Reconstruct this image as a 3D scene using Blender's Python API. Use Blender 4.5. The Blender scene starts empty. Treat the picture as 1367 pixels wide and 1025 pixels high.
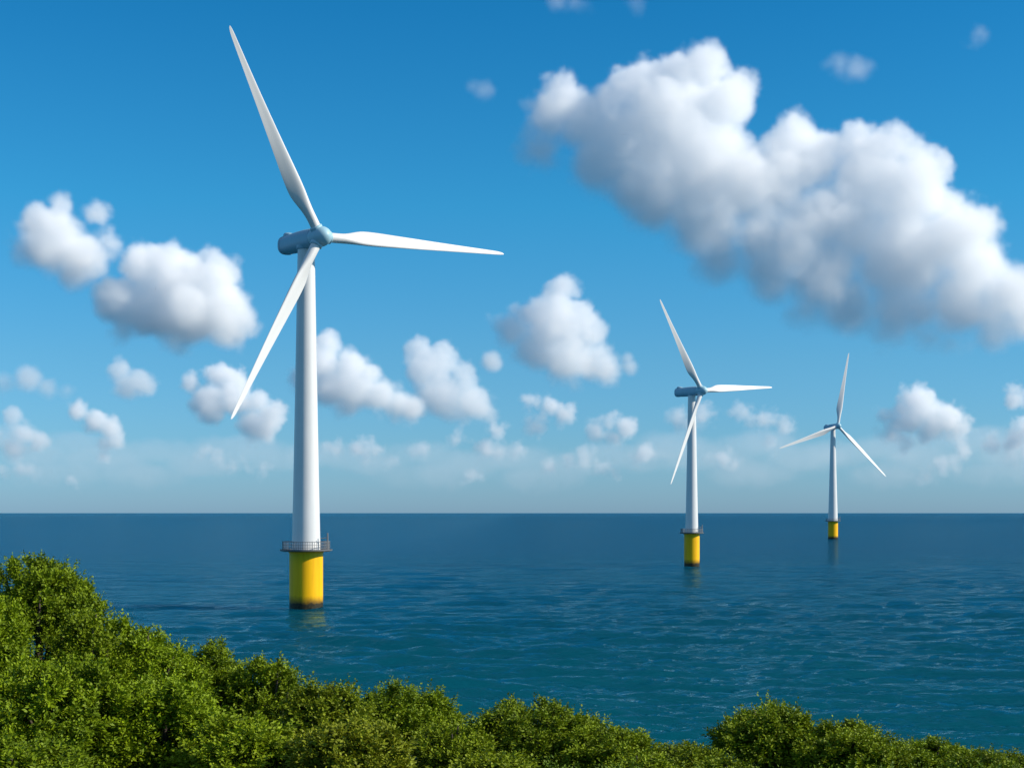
import bpy, math, random
import numpy as np
from mathutils import Vector, Matrix

sc = bpy.context.scene
COL = sc.collection
R = math.radians
# ------------------------------------------------------------------ camera
F, W, H, HORIZON, EYE = 2000.0, 1367.0, 1025.0, 684.5, 20.0   # focal length and frame in photo pixels, eye height in metres
cam = bpy.data.cameras.new('camera')
co = bpy.data.objects.new('camera', cam)
COL.objects.link(co)
sc.camera = co
co.location = (0, 0, EYE)
co.rotation_euler = (R(90), 0, 0)
cam.sensor_width = 36
cam.lens = F / W * 36
cam.shift_y = (HORIZON - H / 2) / W
cam.clip_start = .5
cam.clip_end = 400000

# ------------------------------------------------------------------ world, sun, exposure
SUN_EL, SUN_AZ = R(32), R(-8)            # azimuth counted from +x (right), + is away from the camera
sd = Vector((math.cos(SUN_EL) * math.cos(SUN_AZ), math.cos(SUN_EL) * math.sin(SUN_AZ), math.sin(SUN_EL)))
world = bpy.data.worlds.new('World')
sc.world = world
world.use_nodes = True
wt = world.node_tree
sky = wt.nodes.new('ShaderNodeTexSky')
sky.sky_type = 'NISHITA'
sky.sun_disc = False
sky.sun_elevation = SUN_EL
sky.sun_rotation = math.atan2(sd.x, sd.y)
sky.air_density, sky.dust_density, sky.ozone_density = 1.0, .3, 3.0
bg = wt.nodes['Background']
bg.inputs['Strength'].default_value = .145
tc = wt.nodes.new('ShaderNodeTexCoord')
sx = wt.nodes.new('ShaderNodeSeparateXYZ')
wt.links.new(tc.outputs['Generated'], sx.inputs[0])
ramp = wt.nodes.new('ShaderNodeValToRGB')   # sky tint by height above the horizon; overhead stops brightened to add fill light
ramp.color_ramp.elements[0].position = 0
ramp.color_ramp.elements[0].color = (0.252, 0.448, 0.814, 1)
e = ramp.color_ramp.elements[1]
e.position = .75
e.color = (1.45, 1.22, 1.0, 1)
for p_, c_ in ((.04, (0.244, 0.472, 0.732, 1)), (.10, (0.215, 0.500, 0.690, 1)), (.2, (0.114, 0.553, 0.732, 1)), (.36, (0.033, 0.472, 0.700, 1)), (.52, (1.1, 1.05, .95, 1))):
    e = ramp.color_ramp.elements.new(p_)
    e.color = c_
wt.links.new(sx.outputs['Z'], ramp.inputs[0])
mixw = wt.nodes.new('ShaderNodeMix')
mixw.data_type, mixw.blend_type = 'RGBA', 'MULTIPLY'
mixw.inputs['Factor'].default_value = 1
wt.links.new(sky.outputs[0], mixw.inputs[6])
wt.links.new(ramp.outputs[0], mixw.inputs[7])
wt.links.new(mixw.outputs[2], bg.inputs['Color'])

sun = bpy.data.lights.new('sun', 'SUN')
sun.energy = 5.0
sun.angle = R(.5)
sun.color = (1, .92, .80)
so = bpy.data.objects.new('sun', sun)
COL.objects.link(so)
so.rotation_euler = sd.to_track_quat('Z', 'Y').to_euler()

sc.view_settings.view_transform = 'Standard'
sc.view_settings.look = 'None'
sc.view_settings.exposure = .3
sc.cycles.max_bounces = 48
sc.cycles.volume_bounces = 48
sc.cycles.volume_step_rate = 2
sc.cycles.use_denoising = True
rng = np.random.default_rng(7)
random.seed(7)


# ------------------------------------------------------------------ helpers
def at(x, y, d):
    """Photo bearing (x, y) carried out to the distance d."""
    return Vector(((x - W / 2) / F * d, d, EYE + (HORIZON - y) / F * d))


def tag(o, label=None, cat=None, group=None, kind=None):
    for k, v in (('label', label), ('category', cat), ('group', group), ('kind', kind)):
        if v:
            o[k] = v
    return o


def mesh_obj(name, verts, faces, mat, parent=None, smooth=True, loc=None):
    me = bpy.data.meshes.new(name)
    if isinstance(verts, np.ndarray) and isinstance(faces, np.ndarray):
        n, k = faces.shape
        me.vertices.add(len(verts))
        me.vertices.foreach_set('co', verts.astype(np.float32).ravel())
        me.loops.add(n * k)
        me.loops.foreach_set('vertex_index', faces.astype(np.int32).ravel())
        me.polygons.add(n)
        me.polygons.foreach_set('loop_start', np.arange(0, n * k, k, dtype=np.int32))
        me.update(calc_edges=True)
    else:
        me.from_pydata([tuple(v) for v in verts], [], faces)
    me.polygons.foreach_set('use_smooth', [smooth] * len(me.polygons))
    me.materials.append(mat)
    o = bpy.data.objects.new(name, me)
    COL.objects.link(o)
    if parent:
        o.parent = parent
    if loc is not None:
        o.location = loc
    return o


def empty(name, loc, rz=0.0):
    o = bpy.data.objects.new(name, None)
    o.empty_display_size = .5
    COL.objects.link(o)
    o.location = loc
    o.rotation_euler = (0, 0, rz)
    return o


class MB:
    """Collects pieces of one mesh."""
    def __init__(self):
        self.v, self.f = [], []

    def add(self, verts, faces):
        b = len(self.v)
        self.v += [tuple(v) for v in verts]
        self.f += [tuple(b + i for i in f) for f in faces]

    def loft(self, rings, cap=True, closed=True):
        n = len(rings[0])
        vs = [p for r in rings for p in r]
        fs = []
        for i in range(len(rings) - 1):
            for j in range(n if closed else n - 1):
                k = (j + 1) % n
                fs.append((i * n + j, i * n + k, (i + 1) * n + k, (i + 1) * n + j))
        if cap:
            fs.append(tuple(reversed(range(n))))
            fs.append(tuple((len(rings) - 1) * n + j for j in range(n)))
        self.add(vs, fs)

    def lathe(self, prof, n=64, M=None, cap=True):
        rings = []
        for r, z in prof:
            ring = [Vector((r * math.cos(2 * math.pi * j / n), r * math.sin(2 * math.pi * j / n), z)) for j in range(n)]
            rings.append([M @ p for p in ring] if M else ring)
        self.loft(rings, cap)

    def tube(self, a, b, r0, r1=None, n=8):
        a, b = Vector(a), Vector(b)
        r1 = r0 if r1 is None else r1
        q = (b - a).to_track_quat('Z', 'Y')
        rings = []
        for p, r in ((a, r0), (b, r1)):
            rings.append([p + q @ Vector((r * math.cos(2 * math.pi * j / n), r * math.sin(2 * math.pi * j / n), 0)) for j in range(n)])
        self.loft(rings)

    def box(self, c, s):
        x, y, z = c
        a, b, d = s[0] / 2, s[1] / 2, s[2] / 2
        v = [(x + i * a, y + j * b, z + k * d) for k in (-1, 1) for j in (-1, 1) for i in (-1, 1)]
        self.add(v, [(0, 2, 3, 1), (4, 5, 7, 6), (0, 1, 5, 4), (2, 6, 7, 3), (0, 4, 6, 2), (1, 3, 7, 5)])

    def build(self, name, mat, parent=None, smooth=True):
        o = mesh_obj(name, self.v, self.f, mat, parent, smooth)
        if smooth:
            o.data.set_sharp_from_angle(angle=R(40))
        return o


class Mat:
    def __init__(self, name):
        self.m = bpy.data.materials.new(name)
        self.m.use_nodes = True
        self.t = self.m.node_tree
        self.b = self.t.nodes['Principled BSDF']
        self.out = self.t.nodes['Material Output']

    def n(self, typ, **kw):
        nd = self.t.nodes.new(typ)
        for k, v in kw.items():
            setattr(nd, k, v)
        return nd

    def l(self, a, b):
        self.t.links.new(a, b)

    def noise(self, vec, scale, detail=4, rough=.55):
        nz = self.n('ShaderNodeTexNoise')
        nz.inputs['Scale'].default_value = scale
        nz.inputs['Detail'].default_value = detail
        nz.inputs['Roughness'].default_value = rough
        if vec is not None:
            self.l(vec, nz.inputs['Vector'])
        return nz.outputs['Fac']

    def ramp(self, fac, stops):
        r = self.n('ShaderNodeValToRGB')
        els = r.color_ramp.elements
        els[0].position, els[0].color = stops[0][0], (*stops[0][1], 1)
        els[1].position, els[1].color = stops[-1][0], (*stops[-1][1], 1)
        for p, c in stops[1:-1]:
            els.new(p).color = (*c, 1)
        self.l(fac, r.inputs[0])
        return r.outputs[0]

    def math(self, op, a, b=None, c=None, clamp=False):
        nd = self.n('ShaderNodeMath', operation=op, use_clamp=clamp)
        for i, v in enumerate((a, b, c)):
            if v is None:
                continue
            if isinstance(v, (int, float)):
                nd.inputs[i].default_value = v
            else:
                self.l(v, nd.inputs[i])
        return nd.outputs[0]

    def mix(self, fac, a, b, blend='MIX'):
        nd = self.n('ShaderNodeMix', data_type='RGBA', blend_type=blend)
        for i, v in ((0, fac), (6, a), (7, b)):
            if isinstance(v, (int, float)):
                nd.inputs[i].default_value = v
            elif isinstance(v, tuple):
                nd.inputs[i].default_value = (*v, 1)
            else:
                self.l(v, nd.inputs[i])
        return nd.outputs[2]


def paint(name, col, rough=.4, streak=.06, scale=.5):
    """Weathered paint: faint vertical streaks and blotches in the coating."""
    k = Mat(name)
    t = k.n('ShaderNodeTexCoord')
    mp = k.n('ShaderNodeMapping')
    mp.inputs['Scale'].default_value = (1, 1, .06)
    k.l(t.outputs['Object'], mp.inputs[0])
    a = k.noise(mp.outputs[0], scale * 3, 5)
    b = k.noise(t.outputs['Object'], scale * .5, 3)
    f = k.math('MULTIPLY_ADD', a, .6, k.math('MULTIPLY', b, .4))
    dark = tuple(c * (1 - streak * 2.2) for c in col)
    k.l(k.ramp(f, [(.3, dark), (.6, col)]), k.b.inputs['Base Color'])
    k.b.inputs['Roughness'].default_value = rough
    return k.m


WHITE = paint('white_paint', (.62, .62, .61), .38, .04)
BLADE = paint('blade_gelcoat', (.64, .635, .62), .4, .02)
NAC = paint('pale_blue_paint', (.25, .42, .52), .45, .05)
HUBM = paint('hub_blue_paint', (.30, .49, .57), .5, .04)
STEEL = paint('galvanised_steel', (.17, .175, .18), .5, .1)
DECK = paint('dark_steel_deck', (.10, .105, .115), .6, .1)


def pile_mat():
    k = Mat('yellow_pile_paint')
    t = k.n('ShaderNodeTexCoord')
    s = k.n('ShaderNodeSeparateXYZ')
    k.l(t.outputs['Object'], s.inputs[0])
    mp = k.n('ShaderNodeMapping')
    mp.inputs['Scale'].default_value = (1, 1, .08)
    k.l(t.outputs['Object'], mp.inputs[0])
    st = k.noise(mp.outputs[0], 1.2, 5)
    yel = k.ramp(st, [(.25, (.70, .335, .002)), (.55, (.82, .435, .002))])
    wob = k.math('MULTIPLY_ADD', k.noise(t.outputs['Object'], 1.0, 4), 1.1, -.55)
    h = k.math('ADD', s.outputs['Z'], wob)
    band = k.ramp(k.math('MULTIPLY', h, .25, clamp=True), [(.26, (1, 1, 1)), (.46, (.55, .55, .55)), (.72, (0, 0, 0))])  # splash zone growth
    weed = k.ramp(k.noise(t.outputs['Object'], 2.2, 5), [(.3, (.010, .009, .006)), (.7, (.05, .042, .022))])
    k.l(k.mix(band, yel, weed), k.b.inputs['Base Color'])
    k.b.inputs['Specular IOR Level'].default_value = .2
    k.b.inputs['Roughness'].default_value = .45
    return k.m


PILE = pile_mat()


# ------------------------------------------------------------------ sea
def sea_material():
    k = Mat('sea_water')
    g = k.n('ShaderNodeNewGeometry')
    mp = k.n('ShaderNodeMapping')
    mp.inputs['Scale'].default_value = (.45, 1, 1)
    mp.inputs['Rotation'].default_value = (0, 0, R(8))
    k.l(g.outputs['Position'], mp.inputs[0])
    n1 = k.noise(mp.outputs[0], 1.5, 4, .6)
    n2 = k.noise(mp.outputs[0], .42, 4, .6)
    n3 = k.noise(mp.outputs[0], .09, 3, .6)
    n4 = k.noise(g.outputs['Position'], .03, 5, .7)
    hgt = k.math('MULTIPLY_ADD', n1, .16, k.math('MULTIPLY_ADD', n2, .52, k.math('MULTIPLY_ADD', n3, 1.5, k.math('MULTIPLY', n4, 3.0))))
    bump = k.n('ShaderNodeBump')
    gx = k.n('ShaderNodeSeparateXYZ')
    k.l(g.outputs['Position'], gx.inputs[0])
    ml = k.n('ShaderNodeMapRange')
    k.l(gx.outputs['X'], ml.inputs['Value'])
    ml.inputs['From Min'].default_value = -75
    ml.inputs['From Max'].default_value = 20
    ml.inputs['To Min'].default_value = .6
    ml.inputs['To Max'].default_value = 1
    k.l(ml.outputs[0], bump.inputs['Strength'])
    bump.inputs['Distance'].default_value = .9
    k.l(hgt, bump.inputs['Height'])
    patch = k.noise(mp.outputs[0], .006, 5, .6)
    # water column: greener over the shallow bottom near the shore, deep blue further out
    dist = k.n('ShaderNodeVectorMath', operation='LENGTH')
    k.l(g.outputs['Position'], dist.inputs[0])
    depth = k.ramp(k.math('MULTIPLY', dist.outputs['Value'], 1 / 900, clamp=True),
                   [(.08, (.001, .064, .080)), (.3, (.001, .056, .086)), (.9, (.001, .042, .090))])
    col = k.mix(k.math('MULTIPLY', patch, .5), depth, (.001, .030, .055))
    dif = k.n('ShaderNodeSubsurfaceScattering', falloff='BURLEY')   # light wells up from metres below the surface
    dif.inputs['Scale'].default_value = 40
    dif.inputs['Radius'].default_value = (.6, 1, 1)
    k.l(col, dif.inputs['Color'])
    k.l(bump.outputs[0], dif.inputs['Normal'])
    glo = k.n('ShaderNodeBsdfGlossy')
    glo.inputs['Color'].default_value = (.40, .78, 1, 1)
    glo.inputs['Roughness'].default_value = .07
    k.l(bump.outputs[0], glo.inputs['Normal'])
    fr = k.n('ShaderNodeFresnel')
    fr.inputs['IOR'].default_value = 1.33
    k.l(bump.outputs[0], fr.inputs['Normal'])
    fac = k.math('MULTIPLY', fr.outputs[0], .42)
    ms = k.n('ShaderNodeMixShader')
    k.l(fac, ms.inputs[0])
    k.l(dif.outputs[0], ms.inputs[1])
    k.l(glo.outputs[0], ms.inputs[2])
    k.l(ms.outputs[0], k.out.inputs['Surface'])
    return k.m


def build_sea():
    rows = 760
    s0, s1 = 1 / 62.0, 1 / 90000.0
    inv = np.linspace(s0, s1, rows)
    d = 1 / inv
    d = np.concatenate([[20.0, 40.0, 52.0], d, [200000.0]])
    cols = 620
    ta = np.linspace(-.62, .62, cols)
    D, A = np.meshgrid(d, ta, indexing='ij')
    X, Y = D * A, D
    dr = np.gradient(d)[:, None]
    dc = (D * (ta[1] - ta[0]))
    Z = np.zeros_like(X)
    r2 = np.random.default_rng(11)
    for i in range(270):
        lam = .8 * (4 / .8) ** r2.random() if i % 2 else 1.5 * (36 / 1.5) ** r2.random()
        th = R(-95) + r2.normal() * R(17)
        kx, ky = math.cos(th) * 2 * math.pi / lam, math.sin(th) * 2 * math.pi / lam
        amp = .0105 * min(lam, 7) ** .75 * max(1, lam / 7) ** .38
        lim = np.clip((lam / np.maximum(np.abs(ky) * lam / 6.283 * dr, np.abs(kx) * lam / 6.283 * dc) - 2.2) / 2.5, 0, 1)
        ph = kx * X + ky * Y + r2.random() * 6.283
        c = np.sin(ph)
        Z += lim * amp * (c + .25 * np.cos(2 * ph))
    lee = np.clip((X + 75) / 90, 0, 1)
    lee = .66 + .34 * lee * lee * (3 - 2 * lee)              # calmer water in the lee of the headland
    grp = lee * .9 + .25 * np.sin(X / 37 + 1.3 * np.sin(Y / 51)) * np.sin(Y / 43 + np.sin(X / 61))
    Z *= grp
    v = np.stack([X, Y, Z], -1).reshape(-1, 3)
    m, n = X.shape
    idx = np.arange(m * n).reshape(m, n)
    f = np.stack([idx[:-1, :-1], idx[:-1, 1:], idx[1:, 1:], idx[1:, :-1]], -1).reshape(-1, 4)
    o = mesh_obj('sea', v, f, sea_material())
    tag(o, 'deep blue sea with small wind waves reaching the horizon', 'sea', kind='structure')


build_sea()


# ------------------------------------------------------------------ headland the bushes grow on
def ground_z(x, y):
    d = max(y, 0.0)
    z = 18.2 - .12 * d - .02 * max(d - 30, 0) ** 1.6
    return z + .15 * math.sin(x * .9 + .4 * y) * math.sin(y * .7 - .3 * x)


def build_ground():
    k = Mat('hillside_soil')
    t = k.n('ShaderNodeTexCoord')
    k.l(k.ramp(k.noise(t.outputs['Object'], 1.5, 6), [(.3, (.03, .045, .012)), (.5, (.055, .07, .02)), (.7, (.10, .085, .05))]), k.b.inputs['Base Color'])
    k.b.inputs['Roughness'].default_value = .95
    xs = np.arange(-90, 90.1, 1.5)
    ys = np.arange(-50, 84.1, 1.5)
    v, f = [], []
    for y in ys:
        for x in xs:
            v.append((x, y, ground_z(x, y)))
    n = len(xs)
    for j in range(len(ys) - 1):
        for i in range(n - 1):
            a = j * n + i
            f.append((a, a + 1, a + n + 1, a + n))
    o = mesh_obj('hillside', v, f, k.m)
    tag(o, 'grassy hillside falling to the sea under the bushes', 'hillside', kind='structure')


build_ground()


# ------------------------------------------------------------------ wind turbines
S_ = np.linspace(0, 1, 401)
C_ = np.interp(S_, [0, .04, .09, .14, .19, .24, .3, .4, .5, .6, .7, .8, .9, .97, 1], [.53, .54, .66, .85, .97, 1.0, .95, .82, .70, .585, .485, .39, .30, .225, .20])
K_ = np.exp(-np.linspace(-2.5, 2.5, 41) ** 2)
C_ = np.convolve(np.pad(C_, 20, mode='edge'), K_ / K_.sum(), 'valid')
C_ *= np.where(S_ > .955, np.sqrt(np.clip(1 - ((S_ - .955) / .0455) ** 2, .02, 1)), 1)
PS, PC = S_, C_


def blade_mesh(Rb, root_r, chord, cone):
    """Blade along +Z from the hub, leading edge towards +X, upwind side towards -Y."""
    mb = MB()
    n = 40
    rings = []
    S = [0, .02, .04, .06, .08, .1, .12, .14, .16, .18, .2, .22, .245, .27, .3, .33, .365, .4, .44, .48, .52, .56, .6, .64, .68, .72, .76, .8, .84, .88, .92, .95, .965, .978, .988, .995, 1]
    for s in S:
        z = 1.1 + s * (Rb - 1.1)
        t = min(max((s - .03) / .19, 0), 1)
        blend = t * t * (3 - 2 * t)                       # round root to aerofoil
        c = float(np.interp(s, PS, PC)) * chord
        tw = -R(9 + 22 * (1 - min(s / .8, 1)) ** 1.4 * min(1, s / .1))   # root pitched upwind, flattening to the tip
        rel = .40 - .24 * min(max(s - .08, 0) / .45, 1)
        thick = 2 * root_r * (1 - blend) + c * rel * blend
        thick = min(thick, 2 * root_r)
        pre = -cone * Rb * (.6 * s + .4 * s * s)                       # bends upwind towards the tip
        ring = []
        for j in range(n):
            a = 2 * math.pi * j / n
            ux, uy = math.cos(a), math.sin(a)
            cx_, cy_ = root_r * ux, root_r * uy
            xx = (ux + 1) / 2                              # 0 trailing .. 1 leading
            q = 1 - xx
            yt = 5 * (.2969 * math.sqrt(q) - .126 * q - .3516 * q * q + .2843 * q ** 3 - .1036 * q ** 4)
            ax = (xx - .68) * c
            ay = (yt * thick * (1 if uy >= 0 else -1)) + .04 * c * math.sin(math.pi * q)
            x = cx_ * (1 - blend) + ax * blend
            y = cy_ * (1 - blend) + ay * blend
            ring.append(Vector((x * math.cos(tw) - y * math.sin(tw), x * math.sin(tw) + y * math.cos(tw) + pre, z)))
        rings.append(ring)
    mb.loft(rings)
    return mb


def turbine(hub_px, d_hub, yaw, tilt, phase, cone, Rb, pile_r, deck_z, tow_r0, tow_r1, ks, label, rails):
    """yaw turns the rotor from facing the camera towards the right; ks scales nacelle and hub."""
    hubp = at(*hub_px, d_hub)
    n = Vector((math.sin(yaw) * math.cos(tilt), -math.cos(yaw) * math.cos(tilt), math.sin(tilt)))
    back = Vector((-math.sin(yaw), math.cos(yaw), 0))
    off = 6.0 * ks
    base = Vector((hubp.x, hubp.y, 0)) + back * off
    root = empty('wind_turbine', base)
    tag(root, label, 'wind turbine', 'offshore wind turbines')
    hl = hubp - base                                       # hub in turbine coordinates
    # foundation pile
    mb = MB()
    mb.lathe([(pile_r, -6), (pile_r, deck_z - .62), (pile_r * 1.04, deck_z - .6), (pile_r * 1.04, deck_z - .3)], 96)
    mb.build('foundation_pile', PILE, root)
    # platform: ring deck with a toe plate
    pr = pile_r * 1.56
    mb = MB()
    mb.lathe([(tow_r0 * 1.01, deck_z - .3), (pr * .9, deck_z - .3), (pr, deck_z - .12), (pr, deck_z + .16), (pr - .06, deck_z + .16), (pr - .08, deck_z), (tow_r0 * 1.01, deck_z)], 72, cap=False)
    plat = mb.build('platform', DECK, root)
    mb = MB()
    hr = 1.75 * ks
    for j in range(rails):
        a = 2 * math.pi * j / rails
        p = Vector(((pr * .9) * math.cos(a), (pr * .9) * math.sin(a), deck_z))
        big = j % 4 == 0
        mb.tube(p, p + Vector((0, 0, hr + (.12 if big else 0))), .075 if big else .04, n=6)
    for z, rr in ((hr, .06), (hr * .62, .04), (hr * .3, .04)):
        for j in range(72):
            a, b = 2 * math.pi * j / 72, 2 * math.pi * (j + 1) / 72
            mb.tube(((pr * .9) * math.cos(a), (pr * .9) * math.sin(a), deck_z + z), ((pr * .9) * math.cos(b), (pr * .9) * math.sin(b), deck_z + z), rr, n=5)
    mb.build('railing', STEEL, plat)
    mb = MB()                                              # small lifting davit on the deck's right side
    q = Vector(((pr - .55) * math.cos(R(-18)), (pr - .55) * math.sin(R(-18)), deck_z))
    mb.tube(q, q + Vector((0, 0, 3.6 * ks)), .2, .15, 10)
    mb.tube(q + Vector((0, 0, 2.6 * ks)), q + Vector((-1.5 * ks, -.4, 2.45 * ks)), .08, .06, 8)
    mb.build('davit', STEEL, plat)
    # tower: smooth tapered steel tube
    top_z = hl.z - 1.9 * ks
    mb = MB()
    prof = []
    hh = top_z - deck_z
    for i in range(13):
        t = i / 12
        r = tow_r0 + (tow_r1 - tow_r0) * t ** .92
        z = deck_z + hh * t
        prof.append((r, z))
    mb.lathe(prof, 96)
    mb.build('tower', WHITE, root)
    # nacelle: rounded body along the rotor axis
    q = n.to_track_quat('Z', 'Y')
    M = Matrix.Translation(hl) @ q.to_matrix().to_4x4()
    mb = MB()
    L = 15.2 * ks
    m_ = 40
    rings = []
    for z, w, h in ((-L, .1, .1), (-L, 1.75, 1.72), (-L + .22, 1.98, 1.95), (-L + .7, 2.02, 2.0), (-L + .75, 1.9, 1.88), (-L * .8, 2.0, 2.0), (-L * .55, 2.12, 2.12),
                    (-L * .35, 2.12, 2.14), (-L * .2, 2.02, 2.04), (-1.95 * ks, 1.95, 1.96)):
        ring = []
        for j in range(m_):
            a = 2 * math.pi * j / m_
            ca, sa = math.cos(a), math.sin(a)
            e = .78
            ring.append(M @ Vector((ks * w * math.copysign(abs(ca) ** e, ca), ks * h * math.copysign(abs(sa) ** e, sa), z)))
        rings.append(ring)
    mb.loft(rings)
    up = (Vector((0, 0, 1)) - n * n.z).normalized()
    Mq = q.to_matrix()
    nac = mb.build('nacelle', NAC, root)
    mb = MB()                                              # yaw ring below the nacelle
    mb.lathe([(tow_r1 * 1.06, top_z + .02), (tow_r1 * 1.14, top_z + .2), (tow_r1 * 1.14, top_z + .9 * ks)], 48)
    mb.build('yaw_collar', NAC, nac)
    mb = MB()                                              # cooler hump at the rear of the roof
    c0 = hl - n * (L - 1.6 * ks) + up * 2.0 * ks
    side = n.cross(up)
    rings = []
    for z, w, h in ((-1.15, .05, .05), (-1.1, .8, .5), (-.6, 1.05, .75), (.3, 1.0, .62), (1.5, .8, .3), (1.9, .05, .05)):
        rings.append([c0 + n * z * ks + side * (w * ks * math.cos(2 * math.pi * j / 20)) + up * (h * ks * math.sin(2 * math.pi * j / 20)) for j in range(20)])
    mb.loft(rings)
    mb.build('cooler_hump', NAC, nac)
    # hub and nose cone
    mb = MB()
    prof = [(1.2, -1.9), (2.0, -1.88), (2.1, -1.6), (2.12, -.6), (2.08, .5), (1.95, 1.2), (1.7, 1.85), (1.35, 2.4), (.9, 2.8), (.4, 3.02), (.02, 3.08)]
    mb.lathe([(r * ks, z * ks) for r, z in prof], 56, M)
    mb.build('hub', HUBM, root)
    u = Vector((math.cos(yaw), math.sin(yaw), 0))
    for i in range(3):
        a = phase + i * 2 * math.pi / 3
        rad = (up * math.cos(a) + u * math.sin(a)).normalized()
        lead = (u * math.cos(a) - up * math.sin(a)).normalized()
        B = Matrix((lead, -n, rad)).transposed().to_4x4()
        bm_ = blade_mesh(Rb, 1.02 * ks, 3.5 * Rb / 45, cone)
        o = bm_.build('blade', BLADE, root)
        o.matrix_local = Matrix.Translation(hl) @ B
        mbc = MB()
        mbc.lathe([(1.34 * ks, 1.55 * ks), (1.34 * ks, 2.2 * ks), (1.2 * ks, 2.35 * ks)], 32)
        cuff = mbc.build('blade_collar', HUBM, o)
    return root


turbine((427.6, 316), 309, R(36.6), R(-.9), R(-30.6), .085, 44.2, 3.50, 12.25, 2.98, 1.78, 1.0,
        'largest and nearest white wind turbine on a yellow pile', 64)
turbine((936.6, 521.3), 555, R(38.8), R(0), R(-34.6), .012, 38.6, 2.88, 12.6, 2.40, 1.42, .84,
        'middle-sized white wind turbine left of the smallest one', 48)
turbine((1118.5, 568.5), 1143, R(24.5), R(3), R(11.8), .02, 57.6, 3.75, 13.8, 3.65, 1.75, 1.02,
        'smallest and farthest white turbine with one blade upright', 40)


# ------------------------------------------------------------------ bushes and trees on the slope
def leaf_material():
    k = Mat('leaf')
    at_ = k.n('ShaderNodeAttribute', attribute_name='tint')
    dif = k.n('ShaderNodeBsdfPrincipled')
    k.t.nodes.remove(k.b)
    k.l(at_.outputs['Color'], dif.inputs['Base Color'])
    dif.inputs['Roughness'].default_value = .6
    dif.inputs['Specular IOR Level'].default_value = .18
    tr = k.n('ShaderNodeBsdfTranslucent')
    k.l(k.mix(1.0, at_.outputs['Color'], (1.35, 1.25, .6), 'MULTIPLY'), tr.inputs['Color'])
    ms = k.n('ShaderNodeMixShader')
    ms.inputs[0].default_value = .13
    k.l(dif.outputs[0], ms.inputs[1])
    k.l(tr.outputs[0], ms.inputs[2])
    k.l(ms.outputs[0], k.out.inputs['Surface'])
    return k.m


def bark_material():
    k = Mat('bark')
    t = k.n('ShaderNodeTexCoord')
    k.l(k.ramp(k.noise(t.outputs['Object'], 9, 6), [(.3, (.03, .022, .015)), (.7, (.11, .085, .06))]), k.b.inputs['Base Color'])
    k.b.inputs['Roughness'].default_value = .9
    return k.m


LEAF, BARK = leaf_material(), bark_material()


def unit(a):
    return a / np.maximum(np.linalg.norm(a, axis=-1, keepdims=True), 1e-9)


def crown_leaves(lobes, density, leaf, col0, col1):
    """Sprigs of leaves over and inside the lobes; each leaf is a folded diamond of two triangles' worth of quad."""
    sp_p, sp_d, sp_l = [], [], []
    for c, r in lobes:
        nS = int(density * 4 * math.pi * r[0] * r[2])
        nc = 9
        cc = unit(rng.normal(size=(nc, 3)))                 # sprigs gather in tufts with gaps between
        v = unit(cc[rng.integers(0, nc, nS)] + rng.normal(size=(nS, 3)) * .21)
        v[:, 2] = np.where(v[:, 2] < -.7, -v[:, 2], v[:, 2])
        v = unit(v)
        depth = 1 - .36 * rng.random(nS) ** 2.2
        p = c + v * r * depth[:, None]
        dirs = unit(v + np.array([0, 0, .75]) + rng.normal(size=(nS, 3)) * .35)
        sp_p.append(p)
        sp_d.append(dirs)
        sp_l.append(.16 + .22 * rng.random(nS) + .22 * (rng.random(nS) < .10) * rng.random(nS))
    P, Dr, Ln = np.concatenate(sp_p), np.concatenate(sp_d), np.concatenate(sp_l)
    nS = len(P)
    k = 13
    t = (np.arange(k) + .5) / k
    side = unit(np.cross(Dr, rng.normal(size=(nS, 3))))
    oth = np.cross(Dr, side)
    ang = np.arange(k) * 2.4 + rng.random((nS, 1)) * 6.283
    rad = side[:, None] * np.cos(ang)[..., None] + oth[:, None] * np.sin(ang)[..., None]
    pos = P[:, None] + Dr[:, None] * (Ln[:, None] * t)[..., None] + rad * .012
    ld = unit(rad * (1.0 - .6 * t)[None, :, None] + Dr[:, None] * (.35 + .7 * t)[None, :, None] + rng.normal(size=(nS, k, 3)) * .3)
    ll = leaf * (.65 + .7 * rng.random((nS, k))) * (1 - .35 * t)
    wd = unit(np.cross(ld, Dr[:, None] + rng.normal(size=(nS, k, 3)) * .5))
    a = pos
    b = pos + ld * (ll * .45)[..., None] + wd * (ll * .27)[..., None]
    c = pos + ld * ll[..., None] - np.array([0, 0, 1]) * (ll * .12)[..., None]
    d = pos + ld * (ll * .45)[..., None] - wd * (ll * .27)[..., None]
    V = np.stack([a, b, c, d], 2).reshape(-1, 3)
    Fc = np.arange(len(V)).reshape(-1, 4)
    # leaf colour: old leaves deep green, the young ones at the sprig tips yellower
    sh = np.clip(rng.random(nS) * .4 + np.repeat(rng.random(len(sp_p)), [len(q) for q in sp_p]) * .3, 0, 1)[:, None] + rng.random((nS, k)) * .2 + t * .2
    sh = np.clip(sh, 0, 1)[..., None]
    C = np.array(col0) * (1 - sh) + np.array(col1) * sh
    C = np.repeat(C.reshape(-1, 3), 4, 0)
    return V, Fc, C


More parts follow.
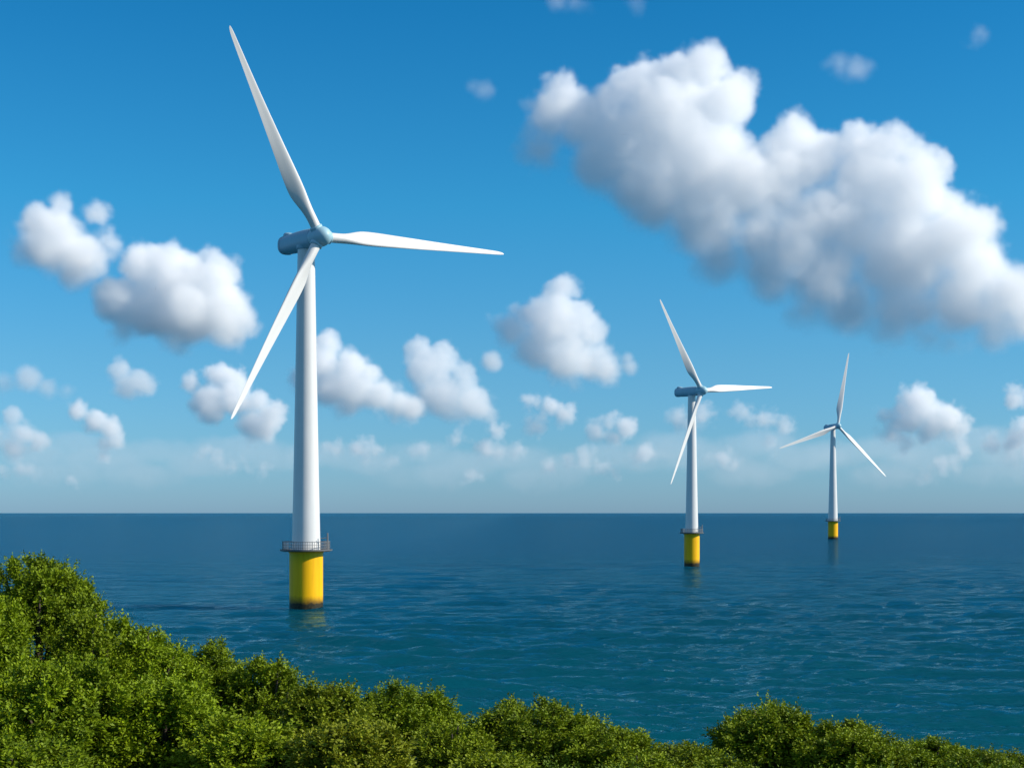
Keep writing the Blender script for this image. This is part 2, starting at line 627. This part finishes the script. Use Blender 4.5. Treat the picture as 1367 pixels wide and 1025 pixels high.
def bush(x, ytop, hw, d, label, name='tree', warm=0.0, group='bushes and trees on the slope', lean=0.0):
    top = at(x, ytop, d)
    g = ground_z(top.x, d)
    hw = hw * d / F
    hgt = top.z - g
    root = empty(name, (top.x, d, g))
    tag(root, label, 'tree' if name == 'tree' else 'bush', group)
    r = np.random.default_rng(int(abs(x) * 7 + ytop))
    cz = hgt * .5
    rz = hgt * .47
    lobes = [(np.array([0, 0, cz]), np.array([hw * .55, hw * .55, rz * .68]))]
    nl = 20
    for i in range(nl):
        a = i * 2.39996 + r.random() * .6
        v = 1 - 1.55 * (i + .5) / nl
        h = math.sqrt(max(1 - v * v, 0))
        rr = hw * (.20 + .18 * r.random() ** 1.5)
        c = np.array([math.cos(a) * h * (hw - rr * .9) + lean * hw * v, math.sin(a) * h * (hw - rr * .9), cz + v * (rz + hgt * .04 - rr * .5)])
        lobes.append((c, np.array([rr, rr, rr * (.85 + .3 * r.random())])))
    for i in range(26):                                     # little shoots that break the outline
        a = r.random() * 6.283
        v = .1 + .9 * r.random()
        h = math.sqrt(max(1 - v * v, 0))
        rr = hw * (.07 + .11 * r.random() ** 1.6)
        c = np.array([math.cos(a) * h * hw * (.92 + .12 * r.random()), math.sin(a) * h * hw * .97, cz + v * rz * (1.0 + .12 * r.random())])
        lobes.append((c, np.array([rr, rr, rr * (1.5 + .9 * r.random())])))
    dens = 76.0 * (28.0 / d) ** .5
    tone = .80 + .36 * r.random()                           # each shrub its own green
    c0 = np.array([.040 + .06 * warm, .078 + .01 * warm, .002])
    c1 = np.array([.212 + .10 * warm, .295, .004 + .02 * warm])
    V, Fc, C = crown_leaves(lobes, dens, .10, c0 * tone, c1 * tone)
    V[:, 2] *= hgt / np.quantile(V[:, 2], .9985)           # highest sprigs reach the tree's height
    o = mesh_obj('crown', V, Fc, LEAF, root, smooth=False)
    ca = o.data.color_attributes.new('tint', 'FLOAT_COLOR', 'POINT')
    ca.data.foreach_set('color', np.concatenate([C, np.ones((len(C), 1))], 1).astype(np.float32).ravel())
    mb = MB()
    t0 = .10 + .02 * hgt
    fork = Vector((.05 * hw, 0, hgt * .3))
    mb.tube((0, 0, -.5), (0.02, 0, hgt * .12), t0 * 1.2, t0 * .9, 10)
    mb.tube((0.02, 0, hgt * .12), fork, t0 * .9, t0 * .7, 10)
    for c, rr in lobes[:14]:
        mid = fork.lerp(Vector(c), .5) + Vector((0, 0, -.06 * hgt))
        mb.tube(fork, mid, t0 * .5, t0 * .32, 7)
        mb.tube(mid, Vector(c), t0 * .32, t0 * .1, 7)
    mb.build('trunk', BARK, root)
    return root


TREES = [
    (40, 744, 100, 33, 'tall dense tree at the left edge, its top the highest foliage', 'tree', 0),
    (-45, 790, 85, 29, 'tree cut by the left frame edge below the highest crown', 'tree', 0),
    (180, 826, 82, 32, 'green tree beside the highest crown on the left, over the sea', 'tree', 0),
    (285, 856, 62, 34, 'round topped tree between the left mass and the yellow pile', 'tree', 0),
    (358, 876, 55, 33, 'tree with upright sprigs just left below the yellow pile', 'tree', .05),
    (75, 880, 120, 25, 'broad dark tree in front at the bottom left', 'tree', 0),
    (215, 905, 85, 25.5, 'broad tree in front below the round topped one', 'tree', 0),
    (325, 955, 75, 24, 'low bush at the bottom under the upright sprigs', 'bush', .1),
    (432, 908, 58, 30, 'olive green bush directly below the largest turbine', 'bush', .2),
    (530, 908, 80, 32, 'dark green bushy tree right of the olive bush', 'tree', 0),
    (465, 955, 78, 23.5, 'olive bush in front at the bottom, yellower than its neighbours', 'bush', .42),
    (600, 962, 52, 28, 'small bush filling the dip between two bushy trees', 'bush', .15),
    (715, 936, 85, 30, 'wide bushy tree at the bottom centre', 'tree', .05),
    (805, 968, 62, 29, 'bush sloping down right of the wide centre tree', 'bush', .1),
    (912, 991, 52, 29, 'lowest bright bush below the middle turbine', 'bush', .1),
    (1030, 936, 72, 30, 'tallest bright bushy tree below the two smaller turbines', 'tree', .08),
    (1130, 964, 75, 29, 'bright bush joined to the right of the tallest right tree', 'bush', .12),
    (1245, 986, 62, 30, 'low bush right of the bright joined bush', 'bush', .05),
    (1368, 1000, 38, 29, 'bush cut off by the bottom right corner', 'bush', .1),
    (665, 1003, 50, 24, 'small bush in front at the foot of the wide centre tree', 'bush', .2),
]
TREES += [
    (118, 812, 48, 31, 'small bush in the dip between the two highest left trees', 'bush', .05),
    (20, 985, 95, 22, 'leafy bush in the bottom left corner', 'bush', 0),
    (1312, 1000, 45, 28, 'small low bush between the last two at the lower right', 'bush', .1),
    (862, 1003, 42, 27, 'small low bush where the centre bank meets the bright lowest one', 'bush', .1),
    (965, 1008, 42, 26, 'small low bush at the left foot of the tallest right tree', 'bush', .1),
]
for x, y, hw, d, lab, nm, wm in TREES:
    bush(x, y, hw, d, lab, nm, wm)


def undergrowth():
    """Knee-high scrub covering the slope between the bushes."""
    lobes = []
    r = np.random.default_rng(5)
    for i in range(700):
        y = r.uniform(20, 44)
        x = r.uniform(-.4, .4) * y
        q = r.uniform(.18, .34)
        lobes.append((np.array([x, y, ground_z(x, y)]), np.array([q, q, q * .9])))
    V, Fc, C = crown_leaves(lobes, 30, .08, (.03, .07, .003), (.12, .19, .006))
    o = mesh_obj('undergrowth', V, Fc, LEAF, None, smooth=False)
    ca = o.data.color_attributes.new('tint', 'FLOAT_COLOR', 'POINT')
    ca.data.foreach_set('color', np.concatenate([C, np.ones((len(C), 1))], 1).astype(np.float32).ravel())
    tag(o, 'low green scrub covering the slope between the bushes', 'undergrowth', kind='stuff')


undergrowth()


# ------------------------------------------------------------------ clouds: drifting volumes far over the sea
def cloud(label, puffs, base_y, dens=.04, vox=3.0, soft=(9, 34), amp=1.0, alt=520.0, blend=14, fine=1.0, flat=1.0):
    D = alt / ((HORIZON - base_y) / F)
    s = D / F                                              # metres for one photo pixel at that distance
    r_ = np.random.default_rng(int(puffs[0][0] * 3 + base_y))
    P = [(Vector(((x - W / 2) * s, r_.uniform(-.45, .45) * r * s, (HORIZON - y) * s)), r * s) for x, y, r in puffs]
    mid = sum((p for p, r in P), Vector()) / len(P)
    P = [(p - mid, r) for p, r in P]
    pad = (10 + 14 * amp) * s
    P = [(Vector((p.x, p.y, p.z)), r) for p, r in P]
    lo = [min(p[i] - r / (flat if i == 2 else 1) for p, r in P) - pad for i in range(3)]
    hi = [max(p[i] + r / (flat if i == 2 else 1) for p, r in P) + pad for i in range(3)]
    g = bpy.data.node_groups.new('cloud_density', 'GeometryNodeTree')
    g.interface.new_socket('Geometry', in_out='OUTPUT', socket_type='NodeSocketGeometry')
    N, K = g.nodes.new, g.links.new
    pos = N('GeometryNodeInputPosition').outputs[0]

    def mth(op, a, b=None, c=None):
        n = N('ShaderNodeMath')
        n.operation = op
        for i, v in enumerate((a, b, c)):
            if v is None:
                continue
            if isinstance(v, (int, float)):
                n.inputs[i].default_value = v
            else:
                K(v, n.inputs[i])
        return n.outputs[0]
    seed = N('ShaderNodeVectorMath')
    seed.operation = 'ADD'
    K(pos, seed.inputs[0])
    seed.inputs[1].default_value = tuple(r_.uniform(-900, 900, 3) * s)
    sp = seed.outputs[0]

    def noise(px, detail, rough=.55):
        n = N('ShaderNodeTexNoise')
        n.inputs['Scale'].default_value = 1 / (px * s)
        n.inputs['Detail'].default_value = detail
        n.inputs['Roughness'].default_value = rough
        K(sp, n.inputs['Vector'])
        return n
    sq = N('ShaderNodeVectorMath')
    sq.operation = 'MULTIPLY'
    K(pos, sq.inputs[0])
    sq.inputs[1].default_value = (1, 1, flat)
    dd = None
    for p, r in P:
        n = N('ShaderNodeVectorMath')
        n.operation = 'DISTANCE'
        K(sq.outputs[0], n.inputs[0])
        n.inputs[1].default_value = (p.x, p.y, p.z * flat)
        q = mth('SUBTRACT', n.outputs['Value'], r)
        dd = q if dd is None else mth('SMOOTH_MIN', dd, q, blend * s)
    # flattish base at the condensation level
    zs = N('ShaderNodeSeparateXYZ')
    K(pos, zs.inputs[0])
    zb = (HORIZON - base_y - 2) * s - mid.z
    dd = mth('SMOOTH_MAX', dd, mth('MULTIPLY', mth('SUBTRACT', zb, zs.outputs['Z']), .8), 10 * s)
    warp = noise(30 * fine, 2)
    wv = N('ShaderNodeVectorMath')
    wv.operation = 'MULTIPLY_ADD'
    K(warp.outputs['Color'], wv.inputs[0])
    wv.inputs[1].default_value = (20 * s,) * 3
    K(sp, wv.inputs[2])
    for px, a in ((44 * fine, 22 * amp), (18 * fine, 9 * amp), (8.5 * fine, 4 * amp)):           # billows
        v = N('ShaderNodeTexVoronoi')
        v.feature = 'F1'
        v.inputs['Scale'].default_value = 1 / (px * s)
        K(wv.outputs[0], v.inputs['Vector'])
        dd = mth('ADD', dd, mth('MULTIPLY', mth('SUBTRACT', v.outputs['Distance'], .5), a * s))
    nz = noise(24 * fine, 7, .68).outputs[0]
    dd = mth('ADD', dd, mth('MULTIPLY', mth('SUBTRACT', nz, .5), 26 * amp * s))
    dd = mth('SUBTRACT', dd, (10 if fine == .85 else 7) * amp * s)
    # crisp tops on the windward side, fraying out towards the lower left
    sx = N('ShaderNodeSeparateXYZ')
    K(pos, sx.inputs[0])
    ext = max(hi[0] - lo[0], 1) * .5
    exz = max(hi[2] - lo[2], 1) * .5
    w = mth('ADD', mth('MULTIPLY', sx.outputs['X'], .35 / ext), mth('MULTIPLY', sx.outputs['Z'], .75 / exz))
    mr0 = N('ShaderNodeMapRange')
    K(w, mr0.inputs['Value'])
    mr0.inputs['From Min'].default_value = -.75
    mr0.inputs['From Max'].default_value = .35
    mr0.inputs['To Min'].default_value = -soft[1] * s
    mr0.inputs['To Max'].default_value = -soft[0] * s
    mr = N('ShaderNodeMapRange')
    mr.interpolation_type = 'SMOOTHSTEP'
    K(dd, mr.inputs['Value'])
    mr.inputs['From Min'].default_value = 2.5 * s
    K(mr0.outputs[0], mr.inputs['From Max'])
    mr.inputs['To Min'].default_value = 0
    mr.inputs['To Max'].default_value = 1
    vc = N('GeometryNodeVolumeCube')
    K(mr.outputs[0], vc.inputs['Density'])
    vc.inputs['Min'].default_value = lo
    vc.inputs['Max'].default_value = hi
    for i, a in enumerate('XYZ'):
        vc.inputs['Resolution ' + a].default_value = max(8, int((hi[i] - lo[i]) / (vox * s)))
    m = bpy.data.materials.new('cloud_vapour')
    m.use_nodes = True
    t = m.node_tree
    t.nodes.clear()
    pv = t.nodes.new('ShaderNodeVolumePrincipled')
    mo = t.nodes.new('ShaderNodeOutputMaterial')
    t.links.new(pv.outputs[0], mo.inputs['Volume'])
    pv.inputs['Color'].default_value = (1, 1, 1, 1)
    pv.inputs['Density'].default_value = dens / s
    pv.inputs['Anisotropy'].default_value = .1
    sm = N('GeometryNodeSetMaterial')
    K(vc.outputs[0], sm.inputs[0])
    sm.inputs['Material'].default_value = m
    K(sm.outputs[0], N('NodeGroupOutput').inputs[0])
    vd = bpy.data.volumes.new('cloud')
    vd.materials.append(m)
    o = bpy.data.objects.new('cloud', vd)
    COL.objects.link(o)
    o.location = mid + Vector((0, D, EYE))
    o.modifiers.new('density', 'NODES').node_group = g
    return tag(o, label, 'cloud', 'clouds over the sea')


cloud('huge bright cumulus bank spreading across the upper right sky',
      [(755, 130, 27), (735, 156, 27), (720, 196, 24), (780, 170, 36), (941, 92, 28), (976, 120, 25), (906, 102, 26), (856, 117, 31), (826, 132, 24), (961, 150, 32),
       (891, 170, 60), (830, 190, 50), (805, 216, 42), (871, 250, 58), (931, 226, 65), (941, 300, 50), (991, 250, 50), (961, 340, 38), (1031, 360, 45), (1072, 376, 30),
       (1059, 188, 27), (1082, 212, 36), (1142, 202, 25), (1182, 202, 25), (1228, 228, 29), (1238, 253, 21), (1162, 241, 46), (1208, 266, 46), (1042, 241, 46),
       (1268, 278, 23), (1303, 302, 25), (1313, 343, 23), (1273, 321, 46), (1132, 300, 52), (1208, 341, 62), (1107, 350, 46),
       (1020, 318, 46), (1052, 335, 44), (1078, 300, 46), (1095, 385, 40), (1072, 414, 26), (1132, 408, 44), (1208, 408, 46), (1283, 402, 46), (1333, 416, 32), (1358, 384, 21), (1370, 436, 30), (1340, 395, 40), (1325, 440, 26), (1305, 362, 42), (1375, 410, 34), (1233, 460, 16), (1180, 447, 20), (1268, 464, 14)],
      470, vox=2.7, dens=.038, soft=(9, 70), blend=20, fine=.85)
cloud('ragged round cloud at the upper left with a blue gap',
      [(84, 284, 17), (58, 303, 23), (31, 331, 16), (78, 328, 40), (127, 288, 13), (144, 322, 15), (97, 361, 25), (117, 340, 30)], 385, dens=.05, vox=3, alt=700, soft=(12, 34))
cloud('wide two humped cloud left of the largest turbine tower',
      [(195, 357, 28), (228, 343, 16), (234, 369, 32), (290, 358, 17), (281, 376, 26), (156, 404, 32), (203, 412, 40), (253, 412, 46), (296, 419, 36), (164, 443, 18), (242, 444, 22), (312, 439, 22), (335, 441, 12)],
      465, dens=.06, vox=3, soft=(9, 32))
cloud('small bright two humped cloud under the wide left cloud',
      [(162, 494, 14), (187, 509, 16), (195, 518, 12), (168, 515, 18)], 530, vox=2, amp=.5, soft=(6, 16), blend=6, fine=.55)
cloud('broken cloud behind the lowest blade tip of the largest turbine',
      [(253, 513, 12), (289, 503, 16), (312, 505, 13), (281, 540, 24), (312, 530, 22), (343, 538, 14), (363, 556, 18), (339, 568, 22), (350, 578, 14)], 590, dens=.07, vox=2, amp=.6, soft=(6, 20), blend=7, fine=.55)
cloud('small stepped cloud low in the left sky',
      [(105, 548, 12), (129, 564, 14), (148, 573, 14), (140, 592, 10), (137, 612, 7), (156, 588, 10)], 612, dens=.07, vox=2, amp=.5, soft=(6, 18), blend=6, fine=.55)
cloud('faint low cloud at the left edge above the horizon',
      [(16, 556, 10), (35, 580, 14), (50, 590, 12), (20, 600, 15), (-15, 585, 15)], 615, dens=.05, vox=2, amp=.6, soft=(8, 22), blend=8, fine=.7)
cloud('thin grey cloud at the left edge halfway up',
      [(39, 507, 17), (62, 516, 12), (0, 513, 17), (-20, 508, 16), (90, 522, 7)], 528, dens=.03, vox=2, amp=.6, soft=(14, 30), blend=10)
cloud('grey based cloud touching the largest turbine tower on its right',
      [(434, 464, 18), (428, 485, 25), (467, 495, 22), (491, 503, 14), (444, 516, 28), (481, 523, 26), (511, 530, 20), (460, 536, 18), (410, 505, 22), (528, 540, 20), (548, 546, 16)], 560, dens=.06, vox=2.4, amp=.7, soft=(7, 26), blend=8, fine=.7)
cloud('bright heaped cloud in the middle between the tower and the round one',
      [(558, 469, 14), (592, 472, 14), (572, 495, 26), (592, 487, 14), (622, 508, 18), (588, 526, 30), (629, 536, 24), (555, 543, 15), (649, 549, 14), (608, 546, 16)], 565, vox=2.4, amp=.7, soft=(6, 18), blend=8, fine=.7)
cloud('large rounded cloud in the middle with a small puff on top',
      [(750, 388, 16), (766, 388, 9), (750, 404, 13), (703, 421, 18), (716, 419, 18), (740, 434, 36), (773, 426, 20), (784, 444, 22), (686, 441, 20), (664, 432, 9), (713, 468, 28), (757, 483, 32), (797, 483, 24), (813, 498, 15), (763, 503, 15)],
      520, vox=2.4, amp=.75, soft=(6, 22), blend=8, fine=.7)
cloud('tiny round puff left of the large rounded middle cloud', [(656, 483, 12), (662, 487, 9)], 498, dens=.05, vox=1.8, amp=.4, soft=(6, 14), blend=5)
cloud('tiny upright puff right of the large rounded middle cloud', [(841, 490, 11), (838, 479, 8)], 505, dens=.05, vox=1.8, amp=.4, soft=(6, 14), blend=5)
SMALL = [
    ('little broken cloud under the large rounded middle cloud', [(711, 537, 9), (736, 544, 11), (754, 554, 11), (713, 570, 12), (724, 555, 8)], 583, .06),
    ('little cloud of three lumps left of the middle turbine', [(797, 576, 11), (817, 582, 12), (834, 570, 13), (815, 566, 9)], 594, .06),
    ('little cloud low under the bright heaped one', [(662, 575, 9), (649, 596, 12), (669, 600, 11), (609, 583, 8), (690, 603, 6)], 612, .05),
    ('pale low cloud right of the largest tower near the horizon', [(494, 601, 11), (477, 598, 9), (444, 601, 9), (521, 619, 6), (500, 618, 5)], 616, .045),
    ('faint wisp of cloud low in the middle left', [(565, 602, 9), (556, 606, 6), (628, 637, 9), (640, 638, 6)], 640, .03),
    ('faint low cloud specks between middle and left turbines', [(731, 622, 8), (783, 612, 11), (817, 629, 8), (760, 616, 6), (805, 630, 8), (858, 606, 10)], 634, .04),
    ('rounded white cloud right of the smallest turbine', [(1224, 531, 17), (1231, 548, 22), (1261, 562, 20), (1179, 556, 9), (1212, 559, 20), (1279, 571, 13), (1212, 590, 11), (1188, 580, 12), (1290, 601, 10), (1240, 575, 16)], 606, .06),
    ('low cloud cut by the right frame edge', [(1358, 530, 12), (1357, 585, 16), (1372, 575, 16), (1350, 612, 10), (1326, 592, 10), (1372, 605, 12)], 618, .055),
    ('soft cloud lumps behind the middle turbine', [(938, 552, 13), (905, 562, 13), (920, 566, 11), (988, 552, 9), (1023, 560, 12), (1049, 570, 9), (1031, 594, 9), (1005, 566, 7)], 602, .04),
    ('faint low specks of cloud right of the middle tower', [(964, 611, 9), (982, 622, 7), (953, 608, 6)], 630, .04),
    ('faint low strip of cloud under the smallest turbine', [(1257, 622, 9), (1224, 640, 7), (1238, 634, 6), (1275, 618, 7)], 642, .03),
    ('pale strip of cloud low behind the largest tower on its left', [(350, 624, 7), (330, 625, 7), (312, 624, 6), (290, 612, 8), (270, 605, 7)], 632, .035),
    ('pale low strip at the far left over the horizon', [(40, 628, 7), (25, 626, 8), (5, 627, 7), (105, 642, 6), (95, 640, 5)], 640, .035),
]
for lab, pf, by, dn in SMALL:
    cloud(lab, pf, by, dens=dn, vox=1.8, amp=.8, soft=(10, 26), blend=7, fine=.5)
HIGH = [
    ('faint wisp of cloud above the right blade of the largest turbine', [(632, 116, 9), (645, 121, 10), (655, 122, 6)], 130),
    ('faint cloud cut by the top edge in the middle', [(745, 2, 12), (765, 4, 12), (780, 6, 7)], 18),
    ('small faint puff at the top edge above the big bank', [(846, 4, 9), (854, 6, 7)], 14),
    ('faint veil of cloud above the right half of the big bank', [(1120, 86, 16), (1140, 92, 16), (1158, 90, 9), (1105, 84, 8)], 106),
    ('faint veil of cloud in the top right corner', [(1300, 54, 10), (1306, 46, 8), (1294, 64, 7)], 72),
]
for lab, pf, by in HIGH:
    cloud(lab, pf, by, dens=.014, vox=2.2, amp=.7, soft=(16, 30), blend=10, alt=1400)

BANKS = [
    ('hazy grey bank of low cloud along the left horizon', [(-60, 598, 60), (0, 585, 58), (50, 608, 60), (100, 592, 50), (150, 612, 58), (215, 604, 52), (270, 618, 60), (330, 600, 58), (385, 612, 55), (60, 630, 60), (180, 634, 60)], 646, .003),
    ('hazy grey bank of low cloud along the middle horizon', [(440, 604, 52), (500, 618, 58), (560, 606, 50), (620, 622, 60), (690, 612, 55), (750, 620, 58), (810, 606, 55), (860, 616, 50), (570, 636, 60), (720, 638, 60)], 648, .0028),
    ('hazy grey bank of low cloud along the right horizon', [(900, 596, 58), (955, 610, 60), (1010, 592, 58), (1070, 612, 60), (1130, 604, 55), (1190, 598, 60), (1245, 612, 60), (1300, 590, 62), (1350, 608, 60), (1410, 590, 62), (1000, 632, 60), (1200, 634, 60), (1330, 632, 60)], 648, .0032),
]
for lab, pf, by, dn in BANKS:
    cloud(lab, pf, by, dens=dn, vox=3.2, amp=1.5, soft=(22, 34), blend=20, fine=1.1, flat=3.2)
